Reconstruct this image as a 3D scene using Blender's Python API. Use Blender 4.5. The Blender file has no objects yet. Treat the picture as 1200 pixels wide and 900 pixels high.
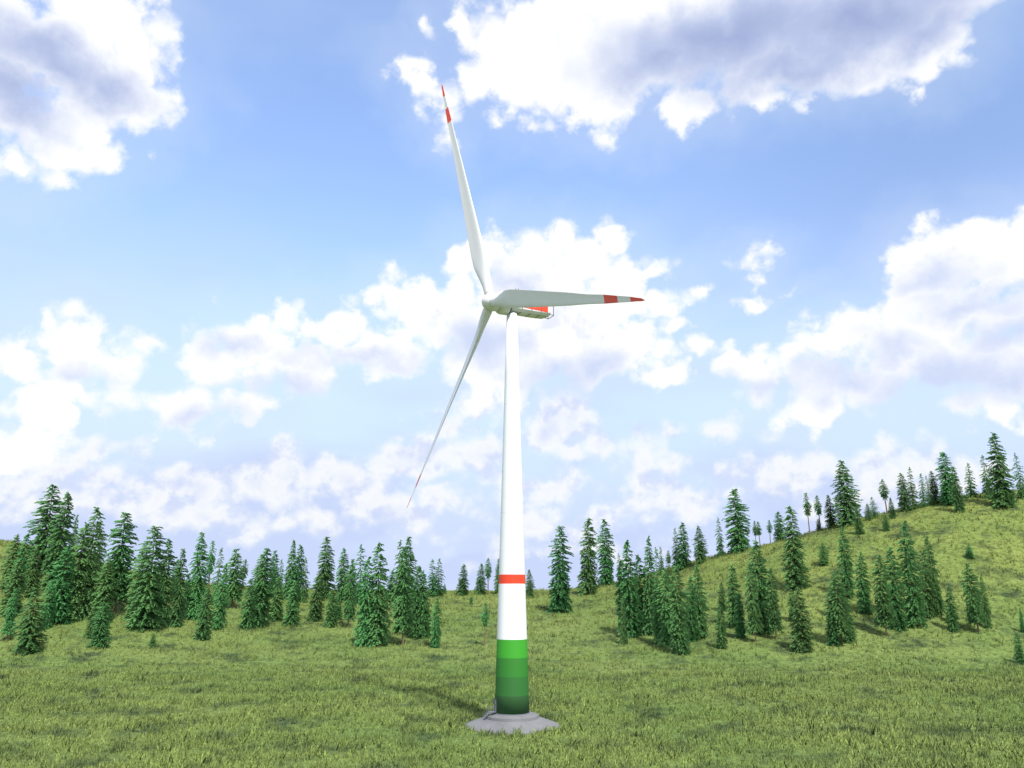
import bpy, math, random
import numpy as np
from mathutils import Vector, Matrix

sc = bpy.context.scene
COL = sc.collection
random.seed(7)
R = math.radians

# ------------------------------------------------------------------ camera
F = 900.0                      # focal length in pixels of a 1200 px wide frame
TH = math.atan(240 / F)        # upward tilt
D = 188.2                      # distance of the turbine
ZB = 2.8                       # tower foot above the meadow
CZ = 27.2 + ZB
cam = bpy.data.cameras.new('camera'); camo = bpy.data.objects.new('camera', cam); COL.objects.link(camo)
cam.lens = 27.0; cam.sensor_width = 36.0; cam.clip_end = 30000; cam.clip_start = 0.5
camo.location = (0, 0, CZ); camo.rotation_euler = (math.pi / 2 + TH, 0, 0)
sc.camera = camo

def v_of(py):                   # slope (dz/dY) of the sight line through a picture row
    return math.tan(math.atan((450 - py) / F) + TH)
def u_of(px, py):               # dx/dY of a sight line
    v = v_of(py)
    return (px - 600) / F * (math.cos(TH) + v * math.sin(TH))

# ------------------------------------------------------------------ materials
def new_mat(name):
    m = bpy.data.materials.new(name); m.use_nodes = True
    nt = m.node_tree; nt.nodes.clear()
    return m, nt, nt.nodes, nt.links

def paint(name, rgb, rough=0.45, var=0.06, scale=1.2, bump=0.0, streak=False, spec=0.4):
    m, nt, N, L = new_mat(name)
    out = N.new('ShaderNodeOutputMaterial'); b = N.new('ShaderNodeBsdfPrincipled')
    L.new(b.outputs[0], out.inputs[0])
    tc = N.new('ShaderNodeTexCoord'); mp = N.new('ShaderNodeMapping'); L.new(tc.outputs['Object'], mp.inputs[0])
    mp.inputs['Scale'].default_value = (1, 1, 0.12) if streak else (1, 1, 1)
    no = N.new('ShaderNodeTexNoise'); no.inputs['Scale'].default_value = scale; no.inputs['Detail'].default_value = 6
    L.new(mp.outputs[0], no.inputs['Vector'])
    cr = N.new('ShaderNodeValToRGB'); L.new(no.outputs[0], cr.inputs[0])
    cr.color_ramp.elements[0].position = .3; cr.color_ramp.elements[1].position = .7
    cr.color_ramp.elements[0].color = [c * (1 - var) for c in rgb] + [1]
    cr.color_ramp.elements[1].color = [min(1, c * (1 + var)) for c in rgb] + [1]
    L.new(cr.outputs[0], b.inputs['Base Color'])
    b.inputs['Roughness'].default_value = rough; b.inputs['Specular IOR Level'].default_value = spec
    if bump:
        bp = N.new('ShaderNodeBump'); bp.inputs['Strength'].default_value = bump; bp.inputs['Distance'].default_value = .05
        n2 = N.new('ShaderNodeTexNoise'); n2.inputs['Scale'].default_value = 6; n2.inputs['Detail'].default_value = 8
        L.new(tc.outputs['Object'], n2.inputs['Vector']); L.new(n2.outputs[0], bp.inputs['Height']); L.new(bp.outputs[0], b.inputs['Normal'])
    return m

M_WHITE = paint('white_tower_paint', (.83, .84, .85), .4, .02, .6, streak=True)
M_BLADE = paint('white_blade_paint', (.74, .725, .745), .4, .02, .3)
M_RED = paint('red_orange_paint', (.78, .06, .02), .45, .04)
M_G1 = paint('bright_green_paint', (.045, .33, .022), .6, .03, .6, streak=True)
M_G2 = paint('mid_green_paint', (.030, .195, .022), .6, .03, .6, streak=True)
M_G3 = paint('dull_green_paint', (.026, .142, .024), .65, .03, .6, streak=True)
M_G4 = paint('dark_green_paint', (.026, .095, .024), .7, .03, .6, streak=True)
M_CONC = paint('concrete', (.165, .166, .172), .9, .09, .5, bump=.25)
M_GREY = paint('grey_coat', (.30, .31, .33), .5, .05)
M_DARK = paint('dark_parts_and_shade', (.05, .055, .06), .6, .1)  # dark fittings, and the painted shade behind the generator drum
M_STEEL = paint('galvanised_steel', (.17, .18, .20), .55, .1, 3)

def grass_material(name, blades):
    m, nt, N, L = new_mat(name)
    out = N.new('ShaderNodeOutputMaterial'); b = N.new('ShaderNodeBsdfPrincipled'); L.new(b.outputs[0], out.inputs[0])
    ge = N.new('ShaderNodeNewGeometry')
    def noise(s, det, src=None, rough=.55):
        n = N.new('ShaderNodeTexNoise'); n.inputs['Scale'].default_value = s; n.inputs['Detail'].default_value = det
        n.inputs['Roughness'].default_value = rough
        L.new(src or ge.outputs['Position'], n.inputs['Vector']); return n
    def ramp(src, p0, c0, p1, c1):
        r = N.new('ShaderNodeValToRGB'); L.new(src, r.inputs[0])
        r.color_ramp.elements[0].position = p0; r.color_ramp.elements[0].color = (*c0, 1)
        r.color_ramp.elements[1].position = p1; r.color_ramp.elements[1].color = (*c1, 1); return r
    def mix(fac, a, c, mode='MIX'):
        x = N.new('ShaderNodeMix'); x.data_type = 'RGBA'; x.blend_type = mode
        if isinstance(fac, float): x.inputs[0].default_value = fac
        else: L.new(fac, x.inputs[0])
        L.new(a, x.inputs[6]); L.new(c, x.inputs[7]); return x.outputs[2]
    big = ramp(noise(.018, 4).outputs[0], .35, (.116, .176, .050), .68, (.156, .206, .062))
    # patches of thin, darker, tangled growth
    p1 = noise(.07, 6, rough=.65); r1 = ramp(p1.outputs[0], .49, (0, 0, 0), .66, (1, 1, 1))
    dark = N.new('ShaderNodeRGB'); dark.outputs[0].default_value = (.045, .072, .032, 1)
    c = mix(r1.outputs[0], big.outputs[0], dark.outputs[0])
    f = ramp(noise(.55, 6, rough=.75).outputs[0], .3, (.45, .47, .48), .70, (1.48, 1.46, 1.38))
    c = mix(1.0, c, f.outputs[0], 'MULTIPLY')
    # rise of the hills: drier, yellower grass
    sp = N.new('ShaderNodeSeparateXYZ'); L.new(ge.outputs['Position'], sp.inputs[0])
    mr = N.new('ShaderNodeMapRange'); L.new(sp.outputs[2], mr.inputs[0]); mr.inputs[1].default_value = 2; mr.inputs[2].default_value = 40
    yel = N.new('ShaderNodeRGB'); yel.outputs[0].default_value = (1.10, 1.02, .92, 1)
    one = N.new('ShaderNodeRGB'); one.outputs[0].default_value = (1, 1, 1, 1)
    c = mix(1.0, c, mix(mr.outputs[0], one.outputs[0], yel.outputs[0]), 'MULTIPLY')
    if blades:
        rn = noise(3.0, 1); rr = ramp(rn.outputs[0], .35, (.48, .54, .50), .65, (1.75, 1.62, 1.5))
        c = mix(1.0, c, rr.outputs[0], 'MULTIPLY')
        vm = N.new('ShaderNodeVectorMath'); vm.operation = 'MULTIPLY_ADD'
        L.new(ge.outputs['Normal'], vm.inputs[0]); vm.inputs[1].default_value = (.55, .55, .55); vm.inputs[2].default_value = (0, 0, .8)
        nm = N.new('ShaderNodeVectorMath'); nm.operation = 'NORMALIZE'; L.new(vm.outputs[0], nm.inputs[0])
        L.new(nm.outputs[0], b.inputs['Normal'])
    else:
        bp = N.new('ShaderNodeBump'); bp.inputs['Strength'].default_value = .9; bp.inputs['Distance'].default_value = .5
        L.new(noise(.8, 8, rough=.7).outputs[0], bp.inputs['Height']); L.new(bp.outputs[0], b.inputs['Normal'])
    L.new(c, b.inputs['Base Color'])
    b.inputs['Roughness'].default_value = .9; b.inputs['Specular IOR Level'].default_value = .1
    return m
M_GROUND = grass_material('meadow_ground', False)
M_GRASS = grass_material('meadow_grass', True)

def foliage_material():
    m, nt, N, L = new_mat('conifer_needles')
    out = N.new('ShaderNodeOutputMaterial')
    d = N.new('ShaderNodeBsdfPrincipled'); d.inputs['Roughness'].default_value = .75; d.inputs['Specular IOR Level'].default_value = .15
    t = N.new('ShaderNodeBsdfTranslucent'); ms = N.new('ShaderNodeMixShader'); ms.inputs[0].default_value = .42
    L.new(d.outputs[0], ms.inputs[1]); L.new(t.outputs[0], ms.inputs[2]); L.new(ms.outputs[0], out.inputs[0])
    ge = N.new('ShaderNodeNewGeometry')
    no = N.new('ShaderNodeTexNoise'); no.inputs['Scale'].default_value = .55; no.inputs['Detail'].default_value = 5; no.inputs['Roughness'].default_value = .7
    L.new(ge.outputs['Position'], no.inputs['Vector'])
    cr = N.new('ShaderNodeValToRGB'); L.new(no.outputs[0], cr.inputs[0])
    e = cr.color_ramp.elements
    e[0].position = .33; e[0].color = (.075, .230, .080, 1); e[1].position = .64; e[1].color = (.150, .430, .140, 1)
    oi = N.new('ShaderNodeObjectInfo'); hs = N.new('ShaderNodeHueSaturation'); L.new(cr.outputs[0], hs.inputs['Color'])
    mr = N.new('ShaderNodeMapRange'); L.new(oi.outputs['Random'], mr.inputs[0]); mr.inputs[3].default_value = .82; mr.inputs[4].default_value = 1.15
    L.new(mr.outputs[0], hs.inputs['Value'])
    m2 = N.new('ShaderNodeMath'); m2.operation = 'FRACT'; m3 = N.new('ShaderNodeMath'); m3.operation = 'MULTIPLY'; m3.inputs[1].default_value = 17.0
    L.new(oi.outputs['Random'], m3.inputs[0]); L.new(m3.outputs[0], m2.inputs[0])
    m4 = N.new('ShaderNodeMapRange'); L.new(m2.outputs[0], m4.inputs[0]); m4.inputs[3].default_value = .455; m4.inputs[4].default_value = .505
    L.new(m4.outputs[0], hs.inputs['Hue'])
    L.new(hs.outputs[0], d.inputs['Base Color']); L.new(hs.outputs[0], t.inputs['Color'])
    vm = N.new('ShaderNodeVectorMath'); vm.operation = 'MULTIPLY_ADD'
    L.new(ge.outputs['Normal'], vm.inputs[0]); vm.inputs[1].default_value = (.38, .38, .38); vm.inputs[2].default_value = (0, -.12, .6)
    nm = N.new('ShaderNodeVectorMath'); nm.operation = 'NORMALIZE'; L.new(vm.outputs[0], nm.inputs[0])
    L.new(nm.outputs[0], d.inputs['Normal'])
    return m
M_LEAF = foliage_material()
M_BARK = paint('reddish_bark', (.20, .13, .085), .9, .25, 2.0)

# ------------------------------------------------------------------ mesh helpers
def mesh_obj(name, verts, faces, mats, parent=None, fmat=None, smooth=True):
    me = bpy.data.meshes.new(name); me.from_pydata([tuple(v) for v in verts], [], faces)
    for m in (mats if isinstance(mats, (list, tuple)) else [mats]): me.materials.append(m)
    if fmat: me.polygons.foreach_set('material_index', fmat)
    me.polygons.foreach_set('use_smooth', [smooth] * len(me.polygons))
    me.update()
    o = bpy.data.objects.new(name, me); COL.objects.link(o)
    if parent: o.parent = parent
    return o

def lathe(profile, n=64, mats_per_seg=None, axis='z', caps=True):
    V, Fc, FM = [], [], []
    for (r, z) in profile:
        for i in range(n):
            a = 2 * math.pi * i / n
            p = (r * math.cos(a), r * math.sin(a), z)
            V.append(p if axis == 'z' else (p[2], p[0], p[1]))
    for k in range(len(profile) - 1):
        for i in range(n):
            j = (i + 1) % n
            Fc.append((k * n + i, k * n + j, (k + 1) * n + j, (k + 1) * n + i)); FM.append(mats_per_seg[k] if mats_per_seg else 0)
    if caps:
        Fc.append(tuple(reversed(range(n)))); FM.append(FM[0]); s = (len(profile) - 1) * n
        Fc.append(tuple(range(s, s + n))); FM.append(FM[-2] if len(FM) > 1 else 0)
    return V, Fc, FM

class MB:
    def __init__(s): s.v, s.f = [], []
    def box(s, c, d, rot=None):
        b = len(s.v)
        for x in (-.5, .5):
            for y in (-.5, .5):
                for z in (-.5, .5):
                    p = Vector((x * d[0], y * d[1], z * d[2]))
                    if rot is not None: p = rot @ p
                    s.v.append(tuple(p + Vector(c)))
        for q in ((0, 1, 3, 2), (4, 6, 7, 5), (0, 4, 5, 1), (2, 3, 7, 6), (0, 2, 6, 4), (1, 5, 7, 3)):
            s.f.append(tuple(b + i for i in q))
        return s
    def tube(s, p, q, r, n=8):
        p, q = Vector(p), Vector(q); d = (q - p).normalized()
        a = d.orthogonal().normalized(); e = d.cross(a); b = len(s.v)
        for w in (p, q):
            for i in range(n):
                t = 2 * math.pi * i / n; s.v.append(tuple(w + r * (math.cos(t) * a + math.sin(t) * e)))
        for i in range(n):
            j = (i + 1) % n; s.f.append((b + i, b + j, b + n + j, b + n + i))
        s.f.append(tuple(b + i for i in reversed(range(n)))); s.f.append(tuple(b + n + i for i in range(n)))
        return s
    def build(s, name, m, parent, smooth=False): return mesh_obj(name, s.v, s.f, m, parent, smooth=smooth)

def tag(o, **k):
    for a, b in k.items(): o[a] = b
def empty(name, loc):
    o = bpy.data.objects.new(name, None); COL.objects.link(o); o.location = loc; o.empty_display_size = .5
    return o

# ------------------------------------------------------------------ terrain
def sstep(x):
    x = np.clip(x, 0, 1); return x * x * (3 - 2 * x)
SKY_ROWS = [(-700, 600), (-300, 618), (0, 630), (55, 642), (100, 656), (160, 672), (214, 682), (300, 690), (400, 692.5), (520, 693), (600, 693), (650, 692), (700, 689),
            (750, 679), (792, 665), (830, 652), (870, 645), (900, 637), (950, 624), (1000, 611), (1050, 600), (1100, 588), (1135, 580), (1175, 577), (1200, 574), (1400, 548), (1900, 530)]
UT = np.array([u_of(px, py) for px, py in SKY_ROWS]); VT = np.array([v_of(py) for px, py in SKY_ROWS])
FOOT = 315.0
def ridge_at(u): return 640 - 110 * sstep((u - .05) / .4) - 100 * sstep((-u - .15) / .45)
def rise(t): return np.where(t < 1, .5 * sstep(t) + .5 * np.clip(t, 0, 1) ** 1.25 * (1 - .12 * np.clip(t, 0, 1) ** 6) / .88, 1 - .75 * sstep((t - 1) / 1.3))
ug = np.linspace(-1.5, 1.5, 181); vs = np.interp(ug, UT, VT)
k = np.ones(7) / 7; vs = np.convolve(np.pad(vs, 3, 'edge'), k, 'valid') * .6 + vs * .4
yy = np.linspace(FOOT, 700, 300)
zr = np.zeros_like(ug)
for i, (u, v) in enumerate(zip(ug, vs)):
    lo, hi = 2., 260.; Rr = ridge_at(u); sel = yy < Rr + 20; G = rise((yy[sel] - FOOT) / (Rr - FOOT))
    for _ in range(40):
        mid = (lo + hi) / 2
        if ((mid * G - CZ) / yy[sel]).max() > v: hi = mid
        else: lo = mid
    zr[i] = mid
def fbm(x, y, s):
    return (np.sin(x / s + 1.3 * np.sin(y / s * .7)) + np.sin(y / s * 1.31 + 1.7 * np.sin(x / s * .63 + 1)) + .5 * np.sin((x + y) / s * 2.3 + 2)) / 2.5
def height(x, y):
    x = np.asarray(x, float); y = np.asarray(y, float)
    ys = np.maximum(y, 60.0); u = np.clip(x / ys, -1.45, 1.45)
    t = (y - FOOT) / (ridge_at(u) - FOOT)
    h = np.interp(u, ug, zr) * rise(t)
    amp = sstep((y - 230) / 150)
    far = sstep((y - 2500) / 1500)
    h = h * (1 - far)
    r = np.hypot(x, y - D)
    b = (.55 * fbm(x, y, 17) + .9 * fbm(x, y, 43)) * amp * (1 - far) + .22 * fbm(x, y, 9) * sstep((r - 16) / 20) * (1 - far)
    return h + b
def axis_pts(a, b, step, far, g=1.16):
    p = list(np.arange(a, b + .1, step)); s = step; q = p[-1]
    while q < far: s *= g; q += s; p.append(q)
    s = step; q = p[0]; pre = []
    while q > -far: s *= g; q -= s; pre.append(q)
    return np.array(list(reversed(pre)) + p)
XS = axis_pts(-480, 480, 4.0, 14000); YS = axis_pts(60, 760, 4.0, 14000)
gx, gy = np.meshgrid(XS, YS); gz = height(gx, gy)
nx, ny = len(XS), len(YS)
verts = np.stack([gx.ravel(), gy.ravel(), gz.ravel()], 1)
idx = np.arange(nx * ny).reshape(ny, nx)
quads = np.stack([idx[:-1, :-1].ravel(), idx[:-1, 1:].ravel(), idx[1:, 1:].ravel(), idx[1:, :-1].ravel()], 1)
def np_mesh(name, verts, faces, k, mat):
    me = bpy.data.meshes.new(name); me.vertices.add(len(verts)); me.vertices.foreach_set('co', verts.astype(np.float32).ravel())
    me.loops.add(faces.size); me.loops.foreach_set('vertex_index', faces.astype(np.int32).ravel())
    me.polygons.add(len(faces)); me.polygons.foreach_set('loop_start', np.arange(0, faces.size, k, dtype=np.int32))
    me.materials.append(mat); me.update(calc_edges=True)
    me.polygons.foreach_set('use_smooth', np.ones(len(faces), bool))
    o = bpy.data.objects.new(name, me); COL.objects.link(o); return o
ground = np_mesh('ground', verts, quads, 4, M_GROUND); ground['kind'] = 'structure'

# ------------------------------------------------------------------ grass tufts (uncountable)
rng = np.random.default_rng(3)
def tufts(n, y0, y1, umax, h0, h1, nb):
    # denser near the viewer's meadow, thinning with distance
    q = rng.random(n); a = -1.35
    y = (y0 ** (a + 2) + q * (y1 ** (a + 2) - y0 ** (a + 2))) ** (1 / (a + 2))
    x = (rng.random(n) * 2 - 1) * umax * y
    keep = np.hypot((x) / 1.0, (y - D)) > 10.4 + rng.random(n) * .6
    x, y = x[keep], y[keep]; n = len(x)
    z = height(x, y) - .05
    patch = .5 + .5 * fbm(x + 9, y * 1.7, 11) + .25 * fbm(x, y, 3.7)
    far = np.clip((y - 100) / 500, 0, 1)
    h = (h0 + (h1 - h0) * far) * (.55 + .7 * rng.random(n)) * np.clip(.65 + .5 * patch, .45, 1.35)
    x = np.repeat(x, nb); y = np.repeat(y, nb); z = np.repeat(z, nb); h = np.repeat(h, nb) * (.6 + .5 * rng.random(n * nb)); m = n * nb
    sp = np.repeat(.45 + .5 * far, nb)
    x = x + rng.normal(size=m) * sp * .5; y = y + rng.normal(size=m) * sp * .5
    ang = rng.random(m) * 2 * np.pi; w = h * (.075 + .05 * rng.random(m))
    lean = h * (.15 + .65 * rng.random(m)); la = rng.random(m) * 2 * np.pi
    dx, dy = np.cos(ang) * w, np.sin(ang) * w
    lx, ly = np.cos(la) * lean + .12 * h, np.sin(la) * lean
    P = np.zeros((m, 3, 3))
    P[:, 0] = np.stack([x - dx, y - dy, z - .1], 1); P[:, 1] = np.stack([x + dx, y + dy, z - .1], 1)
    P[:, 2] = np.stack([x + lx, y + ly, z + h], 1)
    return P.reshape(-1, 3)
gv = np.concatenate([tufts(95000, 92, 640, .95, .95, 2.1, 7), tufts(16000, 92, 300, .9, 1.7, 2.1, 7)])
grass = np_mesh('meadow_grass', gv, np.arange(len(gv)).reshape(-1, 3), 3, M_GRASS)
tag(grass, kind='stuff', label='tufts of yellow green meadow grass covering plain and hills', category='grass')

# ------------------------------------------------------------------ conifers
def crown_mesh(name, seed, bottom, thin, shape):
    """unit-height crown with radius about 0.5: whorls of drooping sprays of needles"""
    r = random.Random(seed); V, Fc = [], []
    def rad(t):                 # t: 0 at the lowest branch, 1 at the tip
        if shape == 'column': return .5 * min(1, (1.03 - t) * 2.5) ** .72 
        if shape == 'cone': return .5 * min(1, (1.03 - t) * 2.1) ** .8
        return .5 * min(1, (1.03 - t) * 1.7) ** .7 * (.45 + .55 * min(1, t * 3))     # tuft
    span = 1 - bottom; ph1, ph2 = r.uniform(0, 6.28), r.uniform(0, 6.28)
    nw = int((46 if shape != 'tuft' else 18))
    for w in range(nw):
        t = (w + r.uniform(-.3, .3)) / nw; t = min(max(t, 0), .985)
        z0 = bottom + span * t
        nb = max(4, int((12 - 5.5 * t) * (1 - thin * (.25 + .5 * t))))
        a0 = r.uniform(0, 6.28)
        for b in range(nb):
            if r.random() < thin * .35 + .05 + .35 * max(0, t - .55): continue
            a = a0 + 6.283 * b / nb + r.uniform(-.25, .25)
            Lb = rad(t) * r.uniform(.66, 1.1) * (1 + .17 * math.sin(a * 2 + ph1 + t * 7) + .10 * math.sin(a * 3 + ph2 - t * 15)); zz = z0 + r.uniform(-.034, .034)
            rise_ = r.uniform(.0, .10) if t > .6 else r.uniform(-.08, .04)
            ca, sa = math.cos(a), math.sin(a)
            ns = 3 + int(Lb * 20)
            for s in range(ns):
                q = (s + .6) / ns
                if q < .12: continue
                rr = Lb * q; cz = min(zz, .985) + rise_ * .5 * q - (.030 + .05 * r.random() * (1 - t)) * q * q
                for side in (-1, 1, 0, r.uniform(-1.4, 1.4)):
                    sz = (.032 + .026 * r.random()) * (1.0 - .35 * t)
                    da = a + side * r.uniform(.5, 1.0)
                    # scale: width unit 1 corresponds to about a quarter of the height unit
                    ex = rr * ca + math.cos(da) * sz * 2.2; ey = rr * sa + math.sin(da) * sz * 2.2
                    ez = cz - sz * r.uniform(.15, .55)
                    wx, wy = -math.sin(da) * sz * .75, math.cos(da) * sz * .75
                    hx = r.uniform(-.4, .4) * sz * .5
                    i = len(V)
                    V += [(rr * ca - wx * .5, rr * sa - wy * .5, cz + hx * .3), (rr * ca + wx * .5, rr * sa + wy * .5, cz - sz * .30), (ex, ey, ez)]
                    Fc.append((i, i + 1, i + 2))
    for s in range(14):         # leader
        a = r.uniform(0, 6.28); z = 1 - s * .006; i = len(V); q = .012 + s * .0035
        V += [(0, 0, z + .008), (.01, 0, z - .012), (math.cos(a) * q * 3, math.sin(a) * q * 3, z - .022)]
        Fc.append((i, i + 1, i + 2))
    me = bpy.data.meshes.new(name); me.from_pydata(V, [], Fc); me.materials.append(M_LEAF); me.update()
    return me
def trunk_mesh(name, seed, r0):
    r = random.Random(seed); V, Fc, n = [], [], 8
    lv = [(-.03, 1.25), (.0, 1.1), (.03, 1), (.25, .85), (.5, .6), (.75, .34), (.97, .06)]
    for z, k in lv:
        ox, oy = (r.uniform(-.006, .006), r.uniform(-.006, .006)) if 0 < z < .9 else (0, 0)
        for i in range(n):
            a = 6.283 * i / n; V.append((ox + math.cos(a) * r0 * k, oy + math.sin(a) * r0 * k, z))
    for q in range(len(lv) - 1):
        for i in range(n):
            j = (i + 1) % n; Fc.append((q * n + i, q * n + j, (q + 1) * n + j, (q + 1) * n + i))
    for _ in range(9):          # a few dead stubs
        z = r.uniform(.12, .8); a = r.uniform(0, 6.28); i = len(V); l = r.uniform(.06, .2)
        V += [(0, 0, z), (0, 0, z + .012), (math.cos(a) * l, math.sin(a) * l, z + r.uniform(0, .02))]; Fc.append((i, i + 1, i + 2))
    me = bpy.data.meshes.new(name); me.from_pydata(V, [], Fc); me.materials.append(M_BARK); me.update()
    return me
# kind: (crown variants, trunk variants)
KIND = {
    'A': [(crown_mesh('crown', s, .02 + .02 * (s % 3), .05 * (s % 4), 'column' if s % 3 else 'cone'), trunk_mesh('trunk', s, .045)) for s in (1, 2, 3, 4, 5, 6, 7)],
    'B': [(crown_mesh('crown', s, .20, .12, 'column'), trunk_mesh('trunk', s, .050)) for s in (11, 12)],
    'C': [(crown_mesh('crown', s, .52, .15, 'tuft'), trunk_mesh('trunk', s, .075)) for s in (21, 22)],
    'D': [(crown_mesh('crown', s, .05, .75, 'cone'), trunk_mesh('trunk', s, .050)) for s in (31, 32)],
}
# (x of trunk, top row, foot row, crown width, kind, zone) measured in the photograph
TREES = [
 # left wood, front
 (33,688,765,34,'A','lf'), (7,690,752,14,'B','lf'), (117,706,759,24,'A','lf'), (105,710,748,14,'A','lf'), (178,742,760,9,'A','lf'), (237,688,750,21,'A','lf'),
 (443,634,757,30,'A','lf'), (428,652,757,24,'A','lf'), (472,640,756,26,'B','lf'), (488,662,748,22,'A','lf'), (510,700,759,14,'A','lf'), (568,706,757,11,'C','lf'), (480,715,744,10,'A','lf'),
 (497,668,748,18,'A','lf'),
 # left wood, middle
 (68,640,730,32,'A','lm'), (53,682,736,18,'A','lm'), (82,612,726,36,'A','lm'), (96,594,724,32,'A','lm'), (133,600,720,38,'B','lm'), (170,616,738,44,'A','lm'), (186,631,736,28,'A','lm'),
 (158,640,728,26,'A','lm'), (206,643,734,20,'A','lm'), (229,623,726,26,'A','lm'), (255,660,738,18,'A','lm'), (302,641,735,30,'A','lm'), (290,678,737,20,'A','lm'),
 (341,680,734,20,'A','lm'), (369,672,728,20,'A','lm'), (388,690,735,16,'A','lm'), (408,655,736,16,'B','lm'), (120,655,728,28,'A','lm'), (215,672,726,14,'A','lm'), (323,676,728,18,'A','lm'),
 (11,655,722,26,'A','lm'), (395,700,727,13,'A','lm'),
 # left wood, back
 (50,568,670,42,'A','lb'), (64,576,690,34,'A','lb'), (9,626,690,22,'A','lb'), (22,625,694,22,'A','lb'), (36,640,700,18,'A','lb'), (110,608,684,20,'D','lb'), (81,603,690,12,'A','lb'),
 (243,633,703,13,'C','lb'), (252,641,708,16,'D','lb'), (272,643,712,25,'B','lb'), (283,655,696,11,'C','lb'), (320,645,702,14,'B','lb'), (328,655,697,12,'D','lb'), (338,632,703,16,'A','lb'),
 (346,638,705,20,'A','lb'), (357,652,706,12,'D','lb'), (380,629,702,24,'A','lb'), (401,642,706,20,'A','lb'), (411,655,700,14,'D','lb'), (422,637,708,20,'D','lb'), (467,632,708,20,'D','lb'), (479,629,712,22,'A','lb'),
 (303,650,706,22,'A','lb'), (458,668,705,15,'A','lb'), (206,655,700,14,'A','lb'),
 # far skyline in the middle
 (507,655,699,16,'D','mid'), (513,654,700,16,'D','mid'), (521,684,696,5,'A','mid'), (542,661,698,14,'A','mid'), (552,699,708,5,'A','mid'), (563,660,697,14,'A','mid'), (572,653,697,11,'C','mid'), (584,654,696,11,'A','mid'), (621,667,701,12,'A','mid'),
 # right of the turbine, lone trees on the rise
 (656,616,718,29,'A','rg'), (689,606,697,24,'A','rg'), (711,608,686,22,'A','rg'), (727,648,681,9,'D','rg'),
 # right grove at the foot of the hill
 (741,632,746,28,'A','rf'), (731,698,755,10,'A','rf'), (733,655,742,20,'A','rf'), (762,628,744,20,'A','rf'), (753,650,742,22,'A','rf'), (771,640,735,16,'D','rf'), (785,668,757,26,'A','rf'), (798,662,766,26,'A','rf'), (784,648,690,12,'D','rf'), (775,672,754,20,'A','rf'),
 (821,660,748,22,'A','rf'), (811,675,752,18,'A','rf'), (847,682,716,11,'A','rf'), (846,708,760,15,'A','rf'), (862,661,735,20,'A','rf'), (868,694,748,13,'A','rf'), (886,660,753,18,'B','rf'), (897,633,742,30,'A','rf'), (910,665,750,16,'B','rf'),
 # trees standing on the slope
 (934,592,690,28,'A','rs'), (941,690,764,26,'A','rs'), (931,690,728,14,'A','rs'), (966,636,662,14,'A','rs'), (994,617,700,18,'A','rs'), (1014,647,719,19,'A','rs'), (977,692,756,18,'A','rs'), (995,700,753,18,'A','rs'), (987,668,756,24,'B','rs'),
 (1039,650,746,22,'B','rs'), (1052,640,737,24,'A','rs'), (1074,610,733,27,'A','rs'), (1089,645,722,20,'A','rs'), (1101,627,721,16,'A','rs'), (1118,686,740,14,'A','rs'), (1137,638,655,10,'A','rs'), (1147,660,741,22,'B','rs'), (1158,672,736,10,'A','rs'),
 (1197,742,778,12,'A','rs'), (983,670,725,16,'A','rs'), (1008,595,626,11,'A','rs'), (1039,600,622,8,'A','rs'), (1046,583,608,9,'A','rs'), (1199,712,742,6,'A','rs'),
 # skyline of the hill
 (776,640,672,8,'D','rt'), (785,645,672,8,'C','rt'), (793,618,668,12,'D','rt'), (801,612,667,18,'A','rt'), (822,616,660,16,'A','rt'), (845,606,653,11,'D','rt'), (867,573,647,30,'A','rt'), (886,610,642,7,'C','rt'), (891,611,640,9,'C','rt'), (903,609,637,8,'C','rt'),
 (914,599,634,14,'A','rt'), (949,577,626,11,'C','rt'), (962,580,622,11,'C','rt'), (960,608,622,7,'A','rt'), (975,580,618,13,'A','rt'), (995,539,616,30,'A','rt'), (1018,590,610,9,'A','rt'), (1025,582,608,11,'D','rt'), (1040,561,604,13,'C','rt'),
 (1061,554,599,15,'A','rt'), (1071,547,597,13,'D','rt'), (1083,554,594,11,'D','rt'), (1097,552,591,13,'A','rt'), (1090,557,590,7,'D','rt'), (1113,529,591,22,'A','rt'), (1125,546,600,13,'A','rt'), (1139,542,583,14,'D','rt'), (1159,533,584,14,'D','rt'), (1177,507,594,27,'A','rt'), (1199,530,584,13,'D','rt'),
]
ORD = ['leftmost', 'second', 'third', 'fourth', 'fifth', 'sixth', 'seventh', 'eighth', 'ninth', 'tenth', 'eleventh', 'twelfth', 'thirteenth', 'fourteenth', 'fifteenth', 'sixteenth',
       'seventeenth', 'eighteenth', 'nineteenth', 'twentieth', 'twenty-first', 'twenty-second', 'twenty-third', 'twenty-fourth', 'twenty-fifth', 'twenty-sixth', 'twenty-seventh', 'twenty-eighth', 'twenty-ninth', 'thirtieth', 'thirty-first']
ZONE = {'lf': ('the front row of the left wood', 'conifers along the front of the left wood'),
        'lm': ('the middle row of the left wood', 'conifers in the middle of the left wood'),
        'lb': ('the back row of the left wood', 'conifers at the back of the left wood'),
        'mid': ('the far skyline around the turbine tower', 'far conifers on the skyline behind the tower'),
        'rg': ('the rise just right of the tower', 'lone conifers on the rise beside the tower'),
        'rf': ('the grove at the right hill foot', 'conifers in the grove at the hill foot'),
        'rs': ('the grassy slope of the right hill', 'conifers on the slope of the right hill'),
        'rt': ('the crest of the right hill', 'conifers along the crest of the right hill')}
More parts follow.
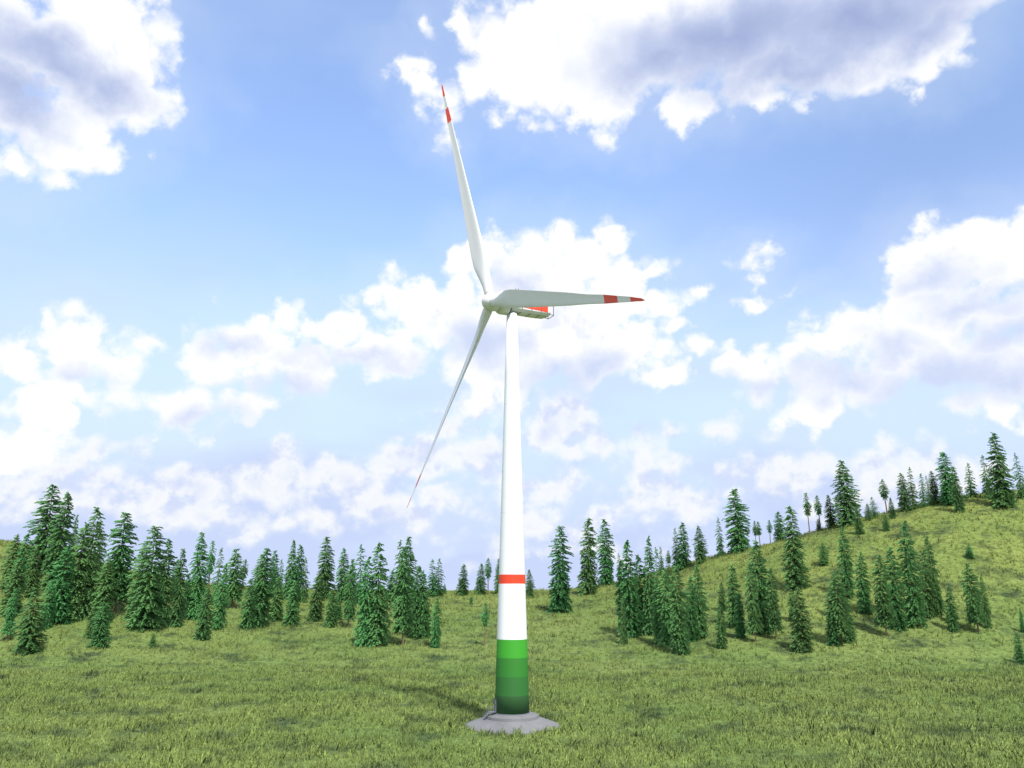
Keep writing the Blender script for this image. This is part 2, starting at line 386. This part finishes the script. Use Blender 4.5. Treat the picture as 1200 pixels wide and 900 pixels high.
def cast(px, py):
    """point of the terrain seen at a picture position, or the crest there"""
    u = u_of(px, py); v = v_of(py)
    Y = np.arange(150, 720, 1.0); X = u * Y
    below = height(X, Y) >= CZ + v * Y
    if below.any(): y = Y[np.argmax(below)]
    else:
        Y2 = np.arange(FOOT, ridge_at(u) + 15, 1.0); y = Y2[np.argmax((height(u * Y2, Y2) - CZ) / Y2)]
    return u * y, y
def add_tree(spec, i, rank):
    px, top, foot, w, kind, zone = spec
    x, y = cast(px, foot)
    z = float(height(x, y)) - .15
    h = CZ + v_of(top) * y - z
    depth = y * math.cos(TH) + (z - CZ) * math.sin(TH)
    wid = w * depth / F * .90
    crown_me, trunk_me = KIND[kind][i % len(KIND[kind])]
    t = empty('conifer_tree', (x, y, z)); t.rotation_euler = (R(random.uniform(-2, 2)), R(random.uniform(-2, 2)), random.uniform(0, 6.28))
    for me, nm in ((trunk_me, 'trunk'), (crown_me, 'crown')):
        o = bpy.data.objects.new(nm, me); COL.objects.link(o); o.parent = t; o.scale = (wid, wid, h)
    hp = foot - top
    size = 'very tall' if hp > 95 else 'tall' if hp > 65 else 'middling' if hp > 38 else 'small' if hp > 20 else 'tiny'
    look = {'A': 'dense green conifer', 'B': 'conifer with bare lower trunk', 'C': 'conifer with small crown on long bare trunk', 'D': 'thin see-through conifer'}[kind]
    pre = ' on ' if zone in ('mid', 'rg', 'rs', 'rt') else ' in '
    where = ORD[rank] + (' from left' if rank else '') + pre
    if kind == 'C': lab = '%s conifer, bare trunk, %s%s' % (size, where, ZONE[zone][0])
    elif kind == 'B': lab = '%s conifer, bare-footed, %s%s' % (size, where, ZONE[zone][0])
    else: lab = '%s %s, %s%s' % (size, look, where, ZONE[zone][0])
    tag(t, label=lab, category='conifer', group=ZONE[zone][1])
for zn in ZONE:
    row = sorted([s for s in TREES if s[5] == zn], key=lambda s: s[0])
    for rk, s in enumerate(row): add_tree(s, int(s[0] * 7 + s[1]), rk)

# ------------------------------------------------------------------ wind turbine
T = empty('wind_turbine', (0, D, 0))
tag(T, label='white three-bladed wind turbine with red bands and green banded tower foot', category='wind turbine')
HT = 97.0
def tr(z): return 3.98 - (3.98 - 1.36) * (z / HT) ** .97
# foundation: low concrete cone with a ring step under the tower
prof = [(10.8, -.8), (10.8, .12), (10.65, .25), (6.5, 1.66), (6.4, 1.70), (6.15, 1.74), (6.02, 2.32), (5.9, 2.40), (4.4, 2.70), (4.3, 2.74)]
V, Fc, FM = lathe(prof, 96); fo = mesh_obj('foundation', V, Fc, M_CONC, T, FM, smooth=False)
# tower: white with a red ring and four green bands at the foot
zs = [(0, 4), (3.92, 3), (7.95, 2), (11.98, 1), (15.98, 0), (28.4, 5), (30.5, 0), (45, 0), (62, 0), (80, 0), (HT, 0)]
prof, ms = [], []
for (z, m) in zs: prof.append((tr(z), z)); ms.append(m)
V, Fc, FM = lathe(prof, 96, ms)
tow = mesh_obj('tower', V, Fc, [M_WHITE, M_G1, M_G2, M_G3, M_G4, M_RED], T, FM); tow.location = (0, 0, ZB - .05)
for z in (45, 72):
    cl = lathe([(tr(z) + .012, z - .06), (tr(z) + .012, z + .06)], 96, caps=False); mesh_obj('flange_joint', cl[0], cl[1], M_WHITE, tow)
cl = lathe([(tr(0) + .02, .0), (tr(0) + .16, .0), (tr(0) + .16, .12), (tr(0) + .02, .16)], 96, caps=False); o = mesh_obj('base_flange', cl[0], cl[1], M_STEEL, tow, smooth=False)
# door and stairs on the left, facing slightly to the front
ang = R(200); rad_ = tr(1.6)
dv = Matrix.Rotation(ang, 3, 'Z')
def place(c): p = dv @ Vector(c); return (p.x, p.y, p.z)
d = MB(); d.box(place((rad_ + .02, 0, 1.75)), (.18, 1.15, 2.5), dv); door = d.build('door', M_GREY, tow)
d = MB()
for s in (-1, 1): d.box(place((rad_ + .04, s * .66, 1.75)), (.24, .14, 2.75), dv)
d.box(place((rad_ + .04, 0, 3.08)), (.24, 1.46, .14), dv); d.build('door_frame', M_DARK, tow)
d = MB(); d.tube(place((rad_ + .18, .4, 1.6)), place((rad_ + .18, .4, 1.95)), .03); d.build('handle', M_DARK, tow)
d = MB(); d.box(place((rad_ + .85, 0, .42)), (1.5, 1.7, .1), dv)
for i in range(4): d.box(place((rad_ + 1.75 + i * .28, 0, .30 - .22 * i)), (.30, 1.2, .06), dv)
for s in (-1, 1):
    d.tube(place((rad_ + 1.6, s * .6, .38)), place((rad_ + 2.75, s * .6, -.62)), .07)
    d.tube(place((rad_ + 1.45, s * .7, -.3)), place((rad_ + 1.45, s * .7, .42)), .06)
d.build('stairs', M_STEEL, tow)
for s in (-1, 1):
    d = MB()
    d.tube(place((rad_ + .25, s * .8, 1.5)), place((rad_ + 1.55, s * .8, 1.5)), .03)
    d.tube(place((rad_ + 1.55, s * .8, 1.5)), place((rad_ + 2.75, s * .8, .45)), .03)
    for q in (.3, .9, 1.55): d.tube(place((rad_ + q, s * .8, .42)), place((rad_ + q, s * .8, 1.5)), .025)
    d.tube(place((rad_ + 2.75, s * .8, .45)), place((rad_ + 2.75, s * .8, -.6)), .025)
    d.build('handrail', M_STEEL, tow)

PSI, TILT, PHI, RL, DH, CONE = R(26.9), R(-3.83), R(-11.13), 72.76, 6.05, R(4.0)
HUBZ = 98.9 + ZB
yaw = math.atan2(-math.sin(PSI), -math.cos(PSI))
nac_m = Matrix.Translation((0, 0, HUBZ)) @ Matrix.Rotation(yaw, 4, 'Z')
# nacelle body: chamfered box section, tapering to the tail (local x points to the rotor)
def section(x, w, ht, hb, c):
    return [(x, -w + c, -hb), (x, w - c, -hb), (x, w, -hb + c), (x, w, ht - c), (x, w - c, ht), (x, -w + c, ht), (x, -w, ht - c), (x, -w, -hb + c)]
secs = [section(1.9, 2.0, 2.0, 2.2, .75), section(.8, 2.15, 2.15, 2.35, .7), section(-6, 2.15, 2.15, 2.25, .62), section(-9.6, 2.05, 2.05, 2.05, .6), section(-10.5, 1.75, 1.7, 1.7, .55)]
V, Fc = [], []
for s in secs: V += s
for k in range(len(secs) - 1):
    for i in range(8):
        j = (i + 1) % 8; Fc.append((k * 8 + i, k * 8 + j, k * 8 + 8 + j, k * 8 + 8 + i))
Fc.append(tuple(range(8))); Fc.append(tuple(reversed(range(32, 40))))
nac = mesh_obj('nacelle', V, Fc, M_BLADE, T, smooth=False); nac.matrix_local = nac_m
bv = nac.modifiers.new('bevel', 'BEVEL'); bv.width = .12; bv.segments = 3
for s in (-1, 1):               # long red wedge on either flank
    w = 2.155
    P = [(-.9, -.15), (-9.75, -.62), (-9.75, 1.38), (-.9, 1.40)]
    V = []
    for off in (0, .035):
        for (x, z) in P:
            ww = w if x > -6 else w - .1 * (-6 - x) / 3.6
            V.append((x, s * (ww + off), z))
    V.insert(0, V[0]) if False else None
    # one extra column where the flank starts to narrow
    cols = [-.9, -6, -9.6]; V = []
    for x in cols:
        ww = w if x >= -6 else 2.055
        f_ = (-.9 - x) / 8.7
        for off in (-.02, .035):
            V.append((x, s * (ww + off), -1.2 - .18 * f_)); V.append((x, s * (ww + off), 1.40 - .12 * f_))
    Fc = []
    for k in range(2):
        a = k * 4; b = a + 4
        Fc += [(a + 2, b + 2, b + 3, a + 3), (a, a + 1, b + 1, b), (a, b, b + 2, a + 2), (a + 1, a + 3, b + 3, b + 1)]
    Fc += [(0, 2, 3, 1), (8, 9, 11, 10)]
    mesh_obj('side_stripe', V, Fc, M_RED, nac, smooth=False)
for x in (-1.9, -4.7, -7.5):    # panel joints round the housing
    w = 2.165 if x > -6 else 2.165 - .1 * (-6 - x) / 3.6
    hb = 2.36 - .1 * (.8 - x) / 6.8 if x > -6 else 2.26 - .2 * (-6 - x) / 3.6
    d = MB()
    for s in (-1, 1): d.box((x, s * (w + .02), -.1), (.16, .07, 3.1 if x > -6 else 2.9))
    d.box((x, 0, -hb), (.16, 2.8, .06)); d.build('panel_joint', M_DARK, nac)
# frame at the tail, hoist rail underneath
d = MB()
for s in (-1, 1):
    d.tube((-11.6, s * 1.5, -1.75), (-11.6, s * 1.5, 1.9), .09)
    d.tube((-10.3, s * 1.5, -1.55), (-11.6, s * 1.5, -1.65), .08); d.tube((-9.9, s * 1.5, 1.8), (-11.6, s * 1.5, 1.8), .08)
d.tube((-11.6, -1.5, 1.85), (-11.6, 1.5, 1.85), .08); d.tube((-11.6, -1.5, -1.7), (-11.6, 1.5, -1.7), .08)
d.build('tail_frame', M_DARK, nac)
d = MB()
for x, y in ((-1.2, .5), (-2.0, -.5)):
    d.tube((x, y, 2.1), (x, y, 4.3), .05); d.tube((x - .45, y, 4.0), (x + .45, y, 4.0), .04)
    d.tube((x - .45, y, 3.95), (x - .45, y, 4.45), .1); d.tube((x + .45, y, 3.95), (x + .45, y, 4.35), .08)
d.build('wind_sensor', M_DARK, nac)
d = MB(); d.box((-5.2, 0, 2.35), (2.6, 1.6, .5)); d.box((-8.3, 0, 2.25), (1.2, 1.0, .4)); d.build('roof_hatch', M_GREY, nac)
d = MB(); d.tube((-6.5, 0, 2.1), (-6.5, 0, 3.1), .12, 12); d.build('beacon', M_RED, nac)
yb = lathe([(1.42, -2.75), (1.5, -2.5), (1.55, -2.2)], 48); o = mesh_obj('yaw_ring', yb[0], yb[1], M_GREY, nac)
# generator drum between nacelle and rotor
g = lathe([(1.9, 1.0), (2.75, 1.05), (3.0, 1.15), (3.05, 1.5), (3.05, 3.2), (2.85, 3.75), (2.3, 4.1), (1.8, 4.2)], 72, [1, 1, 1, 0, 0, 0, 0], 'x')  # rear face and rim take the dark colour as painted shade
gen = mesh_obj('generator_housing', g[0], g[1], [M_BLADE, M_DARK], T, g[2]); gen.matrix_local = nac_m @ Matrix.Rotation(-TILT * .5, 4, 'Y')

# rotor frame: a = axis, e1/e2 in the rotor plane
a = Vector((-math.cos(PSI) * math.cos(TILT), -math.sin(PSI) * math.cos(TILT), math.sin(TILT)))
e1 = a.cross(Vector((0, 0, 1))).normalized(); e2 = e1.cross(a)
if e2.z < 0: e2 = -e2
if e1.y > 0: e1 = -e1
hubc = Vector((0, 0, HUBZ)) + a * DH
def frame(X, Y, Z, o):
    m = Matrix((X, Y, Z)).transposed().to_4x4(); m.translation = o; return m
hy = e1; hz = a.cross(e1)
hp = [(2.05, -1.9), (2.25, -1.6), (2.35, -.6), (2.3, .3), (2.0, 1.2), (1.5, 1.9), (.8, 2.35), (.25, 2.5), (.02, 2.52)]
h_ = lathe(hp, 64, axis='x'); hub = mesh_obj('hub', h_[0], h_[1], M_BLADE, T); hub.matrix_local = frame(a, hy, hz, hubc)

def blade_mesh():
    # span along +z, chord along x (trailing edge at -x), thickness along y; (span, chord, thickness ratio, twist deg, chord centre shift)
    st = [(1.2, 2.5, 1, 0, 0), (3.0, 2.5, 1, 0, 0), (5.0, 2.75, .86, 14, .10), (8.0, 3.6, .58, 15, .45), (11.5, 4.55, .40, 13, .80), (15, 4.7, .32, 11, .85), (20, 4.4, .27, 9, .75), (27, 3.95, .24, 6.5, .6),
          (35, 3.4, .21, 4.2, .45), (44, 2.8, .19, 2.5, .33), (53, 1.95, .18, 1, .24), (58.9, 1.75, .18, .6, .2), (63.8, 1.3, .17, 0, .15), (68.2, .95, .17, -.4, .1), (70.3, .66, .17, -.8, .03), (71.8, .55, .17, -1, -.08), (72.76, .12, .17, -1, -.25)]
    n = 40; V, Fc, FM = [], [], []
    for (s, c, tk, tw, sh) in st:
        rnd = max(0, min(1, (tk - .35) / .55))
        for i in range(n):
            t = 2 * math.pi * i / n
            # airfoil, leading edge at x=+, blended with a circle at the root
            xx = (math.cos(t) + 1) / 2            # 1 = leading
            q = 1 - xx
            yt = 5 * tk * (.2969 * math.sqrt(max(q, 0)) - .126 * q - .3516 * q * q + .2843 * q ** 3 - .1015 * q ** 4) * c
            ya = (yt if math.sin(t) >= 0 else -yt * .75) + .05 * c * math.sin(math.pi * xx) * (1 - rnd)
            xa = (xx - .60) * c
            xc, yc = .5 * c * math.cos(t), .5 * c * tk * math.sin(t)
            x, y = xa * (1 - rnd) + xc * rnd - sh * 0.35, ya * (1 - rnd) + yc * rnd
            w = R(19 + tw * .4); V.append((x * math.cos(w) - y * math.sin(w), x * math.sin(w) + y * math.cos(w), s))
    for k in range(len(st) - 1):
        m = 1 if (st[k][0] in (58.9,) or st[k][0] >= 68.2) else 0
        for i in range(n):
            j = (i + 1) % n; Fc.append((k * n + i, k * n + j, (k + 1) * n + j, (k + 1) * n + i)); FM.append(m)
    Fc.append(tuple(reversed(range(n)))); FM.append(0)
    s = (len(st) - 1) * n; Fc.append(tuple(range(s, s + n))); FM.append(1)
    o = mesh_obj('blade', V, Fc, [M_BLADE, M_RED], T, FM); return o
bl0 = blade_mesh()
for k in range(3):
    t = PHI + k * 2 * math.pi / 3
    d3 = (math.cos(CONE) * (math.sin(t) * e1 + math.cos(t) * e2) + math.sin(CONE) * a).normalized()
    inpl = (math.cos(t) * e1 - math.sin(t) * e2)      # clockwise tangent
    inpl = (inpl - inpl.dot(d3) * d3).normalized(); th_ = d3.cross(inpl)
    o = bl0 if k == 0 else bl0.copy()
    if k: COL.objects.link(o); o.parent = T
    o.matrix_local = frame(inpl, th_, d3, hubc)
    c_ = lathe([(1.42, .9), (1.5, 1.3), (1.5, 2.35), (1.3, 2.5)], 40)
    rc = mesh_obj('blade_root_collar', c_[0], c_[1], M_BLADE, hub)
    rc.matrix_local = hub.matrix_local.inverted() @ frame(inpl, th_, d3, hubc)

# ------------------------------------------------------------------ sun
SUN_EL, SUN_AZ = R(55), R(180 - 23)          # azimuth clockwise from +Y: the sun stands behind the viewer, a little left
sd = Vector((math.sin(SUN_AZ) * math.cos(SUN_EL), math.cos(SUN_AZ) * math.cos(SUN_EL), math.sin(SUN_EL)))
sl = bpy.data.lights.new('sun', 'SUN'); sl.energy = 2.35; sl.angle = R(2.5); sl.color = (1, .965, .91)
so = bpy.data.objects.new('sun', sl); COL.objects.link(so); so.rotation_euler = sd.to_track_quat('Z', 'Y').to_euler(); so.location = (0, -100, 300)

# ------------------------------------------------------------------ sky
w = bpy.data.worlds.new('World'); sc.world = w; w.use_nodes = True
nt = w.node_tree; N = nt.nodes; L = nt.links; N.clear()
out = N.new('ShaderNodeOutputWorld'); bg = N.new('ShaderNodeBackground'); L.new(bg.outputs[0], out.inputs[0])
STR = .15; bg.inputs[1].default_value = STR
EXPO = 1.27
sky = N.new('ShaderNodeTexSky'); sky.sky_type = 'NISHITA'; sky.sun_disc = False
sky.sun_elevation = SUN_EL; sky.sun_rotation = SUN_AZ; sky.altitude = 300; sky.air_density = 1.0; sky.dust_density = .6; sky.ozone_density = 2.0
tc = N.new('ShaderNodeTexCoord'); nrm = N.new('ShaderNodeVectorMath'); nrm.operation = 'NORMALIZE'; L.new(tc.outputs['Generated'], nrm.inputs[0])
DIR = nrm.outputs[0]
def vmath(op, a_, b_=None, c_=None):
    n = N.new('ShaderNodeVectorMath'); n.operation = op
    for i, x in enumerate((a_, b_, c_)):
        if x is None: continue
        if hasattr(x, 'default_value') or hasattr(x, 'links'): L.new(x, n.inputs[i])
        else: n.inputs[i].default_value = x
    return n
def math_(op, a_, b_=None, c_=None, clamp=False):
    n = N.new('ShaderNodeMath'); n.operation = op; n.use_clamp = clamp
    for i, x in enumerate((a_, b_, c_)):
        if x is None: continue
        if isinstance(x, (int, float)): n.inputs[i].default_value = x
        else: L.new(x, n.inputs[i])
    return n.outputs[0]
def mrange(x, a0, a1, b0=0., b1=1., smooth=True):
    n = N.new('ShaderNodeMapRange'); n.interpolation_type = 'SMOOTHSTEP' if smooth else 'LINEAR'
    L.new(x, n.inputs[0])
    for i, q in enumerate((a0, a1, b0, b1)): n.inputs[i + 1].default_value = q
    return n.outputs[0]
def noise(vec, s, det, rough=.5):
    n = N.new('ShaderNodeTexNoise'); n.inputs['Scale'].default_value = s; n.inputs['Detail'].default_value = det; n.inputs['Roughness'].default_value = rough
    L.new(vec, n.inputs['Vector']); return n
def cmix(fac, a_, b_):
    n = N.new('ShaderNodeMix'); n.data_type = 'RGBA'
    if isinstance(fac, (int, float)): n.inputs[0].default_value = fac
    else: L.new(fac, n.inputs[0])
    for i, x in ((6, a_), (7, b_)):
        if isinstance(x, tuple): n.inputs[i].default_value = (*x, 1)
        else: L.new(x, n.inputs[i])
    return n.outputs[2]
sep = N.new('ShaderNodeSeparateXYZ'); L.new(DIR, sep.inputs[0])
az = math_('MULTIPLY', math_('ARCTAN2', sep.outputs[0], sep.outputs[1]), 180 / math.pi)
el = math_('MULTIPLY', math_('ARCSINE', sep.outputs[2]), 180 / math.pi)
# domain warp: turbulent cloud edges
wn = noise(DIR, 7.0, 3, .55); w1 = vmath('MULTIPLY_ADD', vmath('SUBTRACT', wn.outputs['Color'], (.5, .5, .5)).outputs[0], (9, 6, 0), (0, 0, 0))
wn2 = noise(DIR, 26.0, 4, .6); w2 = vmath('MULTIPLY_ADD', vmath('SUBTRACT', wn2.outputs['Color'], (.5, .5, .5)).outputs[0], (3.6, 3.0, 0), w1.outputs[0])
comb = N.new('ShaderNodeCombineXYZ'); L.new(az, comb.inputs[0]); L.new(el, comb.inputs[1])
P = vmath('ADD', comb.outputs[0], w2.outputs[0]).outputs[0]
def sky_dir(px, py):
    x, zc, yc = (px - 600) / F, (450 - py) / F, 1.0
    y = yc * math.cos(TH) - zc * math.sin(TH); z = yc * math.sin(TH) + zc * math.cos(TH)
    return math.degrees(math.atan2(x, y)), math.degrees(math.asin(z / math.sqrt(x * x + y * y + z * z)))
def blobs(lst):
    acc = None
    for (px, py, rx, ry) in lst:
        a_, e_ = sky_dir(px, py); a2, _ = sky_dir(px + rx, py); a3, _ = sky_dir(px - rx, py); _, e2_ = sky_dir(px, py - ry); _, e3 = sky_dir(px, py + ry)
        ra, re = abs(a2 - a3) / 2, abs(e2_ - e3) / 2
        kk = min(ra, re * 1.5) ** .75       # thin blobs get narrow skirts
        s = vmath('MULTIPLY_ADD', P, (1 / ra, 1 / re, 0), (-a_ / ra, -e_ / re, 0))
        v_ = math_('MULTIPLY_ADD', vmath('LENGTH', s.outputs[0]).outputs['Value'], -kk, kk)
        acc = v_ if acc is None else math_('MAXIMUM', acc, v_)
    return acc
HEAPS = [(60,70,140,75),(160,95,70,52),(60,140,75,42),(22,185,42,34),(-60,60,140,110),(170,50,52,45),(95,20,110,40),
 (630,60,95,68),(572,80,44,30),(760,40,200,90),(950,20,200,80),(795,125,56,34),(690,110,80,40),(1090,10,95,55),(908,122,30,12),(900,85,120,42),(1010,55,130,55),(1090,65,60,35),
 (485,82,30,18),(512,112,28,26),(542,20,12,26),(500,35,9,14),(530,140,20,26),
 (655,305,75,42),(592,302,44,28),(720,335,48,42),(640,380,110,80),(705,410,90,52),(448,360,46,28),(500,372,72,42),(548,325,32,32),(380,388,58,36),(300,398,62,32),(262,425,65,28),(210,470,66,26),(330,430,90,30),(430,425,90,22),(280,478,42,16),
 (793,442,22,14),(770,358,24,12),(765,318,26,10),(862,295,18,9),(880,348,20,5),(800,385,14,9),(560,390,60,50),(575,440,70,40),(872,318,9,9),
 (112,418,62,40),(25,430,45,24),(30,480,50,40),(5,520,60,30),(155,405,22,26),(80,460,50,18),
 (1105,305,70,44),(1185,300,70,52),(1130,370,90,48),(1095,405,95,42),(1185,430,75,60),(985,408,66,28),(905,438,80,22),(1000,450,120,26),(955,390,42,12),(1172,492,28,18),(830,415,26,14),(1060,325,30,28),(1165,275,36,26),(960,470,60,20)]
LOW = [(132,518,32,18),(80,545,60,22),(200,562,120,26),(310,558,75,30),(335,535,36,20),(475,532,52,28),(512,505,28,20),(565,538,50,26),(660,498,55,32),(480,590,120,28),(690,515,30,22),(752,555,48,34),(845,512,46,18),(905,562,80,26),(965,555,80,28),(1035,552,85,34),(1100,570,60,30),(90,600,160,26),(640,610,110,22),(820,590,90,22),(410,560,60,28),(30,560,70,34),(240,600,90,22),(700,645,110,12),(1000,590,80,20),(560,480,50,14),(350,610,120,22),(640,560,60,16)]
GREY = [(50,72,105,38),(5,112,70,40),(120,95,70,28),(860,50,190,60),(1010,30,170,60),(770,75,80,36),(930,85,140,32),(1080,40,80,40),
 (275,404,24,12),(420,430,70,8),(555,400,45,32),(626,322,20,12),(640,445,60,22),(112,438,24,10),(225,482,50,10),
 (1100,328,48,18),(1140,358,60,20),(990,442,55,18),(1110,448,100,30),(1185,392,44,28),(1170,452,50,28),(1060,410,40,14),(910,452,50,10),(700,440,40,20),(330,455,60,12)]
fn = noise(DIR, 34.0, 5, .55)
puff = N.new('ShaderNodeTexVoronoi'); puff.inputs['Scale'].default_value = 24.0
L.new(vmath('MULTIPLY_ADD', vmath('SUBTRACT', wn2.outputs['Color'], (.5, .5, .5)).outputs[0], (.05, .05, .05), DIR).outputs[0], puff.inputs['Vector'])
pf = math_('SUBTRACT', .45, puff.outputs['Distance'])
det = math_('ADD', math_('MULTIPLY', math_('SUBTRACT', fn.outputs[0], .5), 1.9), math_('MULTIPLY', pf, 2.6))
A = blobs(HEAPS); B = blobs(LOW)
# the rest of the sky (outside the frame) has loose heaps too
gn = noise(DIR, 4.5, 5, .55); absaz = math_('ABSOLUTE', az)
outm = math_('MAXIMUM', mrange(absaz, 38, 50), mrange(el, 44, 52))
gfield = math_('SUBTRACT', math_('MULTIPLY', outm, math_('MULTIPLY', math_('SUBTRACT', gn.outputs[0], .5), 20.0)), math_('MULTIPLY', math_('SUBTRACT', 1.0, outm), 9.0))
A = math_('MAXIMUM', A, gfield)
FA = math_('ADD', A, det); FB = math_('ADD', B, det)
cA = mrange(FA, -.65, .85); cB = mrange(FB, -.8, 1.2)
Gf = math_('ADD', blobs(GREY), math_('MULTIPLY', det, .25))
# relief of the heaps: field compared with the field a little higher up
shift = vmath('ADD', DIR, (-.004, 0, .014)).outputs[0]
ra_ = noise(DIR, 17, 5, .55); rb_ = noise(shift, 17, 5, .55)
rel = math_('SUBTRACT', ra_.outputs[0], rb_.outputs[0])
relief = mrange(rel, -.13, .04)
thick = mrange(A, .6, 3.2)
S = 1 / (STR * 2 ** EXPO)
def lin(r, g, b, k=1.0):
    f = lambda c: ((c / 255 + .055) / 1.055) ** 2.4
    return (f(r) * S * k, f(g) * S * k, f(b) * S * k)
# thin veil: pale near the horizon, drifting higher up
vn = noise(vmath('MULTIPLY', DIR, (1, 1, 2.5)).outputs[0], 2.6, 4, .5)
veil = math_('ADD', mrange(el, 29, 3, 0, .97), math_('MULTIPLY', mrange(vn.outputs[0], .42, .75), .30), clamp=True)
sky_s = N.new('ShaderNodeMix'); sky_s.data_type = 'RGBA'; sky_s.blend_type = 'MULTIPLY'; sky_s.inputs[0].default_value = 1
L.new(sky.outputs[0], sky_s.inputs[6]); sky_s.inputs[7].default_value = (1.0, .945, .95, 1)
base = cmix(veil, sky_s.outputs[2], lin(204, 219, 253))
# a thin far sheet of shaded cloud to the right, high up
base = cmix(math_('MULTIPLY', mrange(az, 2, 34), mrange(el, 12, 30, 0, .85)), base, lin(148, 180, 234))
white = lin(255, 255, 255, 1.08); pale = lin(238, 243, 255); lav = lin(197, 212, 247); grey = lin(158, 172, 216)
halo = mrange(A, -4.0, .2, 0, .26)
base = cmix(halo, base, lin(224, 237, 255))
lowc = cmix(math_('MULTIPLY', relief, mrange(FB, 4.0, .5)), lin(216, 226, 252), lin(252, 254, 255))
c0 = cmix(math_('MULTIPLY', cB, .95), base, lowc)
body = cmix(math_('MULTIPLY', math_('MULTIPLY', thick, mrange(el, 30, 20, .35, 1)), math_('SUBTRACT', 1.0, relief)), white, pale)
body = cmix(mrange(Gf, -1.6, 1.9, 0, .82), body, lav)
gm = math_('MULTIPLY', mrange(Gf, -1.0, 4.4), mrange(el, 20, 30))
body = cmix(gm, body, grey)
c1 = cmix(cA, c0, body)
L.new(c1, bg.inputs[0])

# ------------------------------------------------------------------ output
sc.view_settings.view_transform = 'Standard'; sc.view_settings.look = 'None'; sc.view_settings.gamma = 1; sc.view_settings.use_curve_mapping = False
sc.view_settings.exposure = EXPO
sc.render.engine = 'CYCLES'; sc.cycles.max_bounces = 6; sc.cycles.diffuse_bounces = 5; sc.cycles.transmission_bounces = 5; sc.cycles.transparent_max_bounces = 4
sc.cycles.use_denoising = True
w.cycles.sampling_method = 'NONE'
sc.render.resolution_x = 1024; sc.render.resolution_y = 768
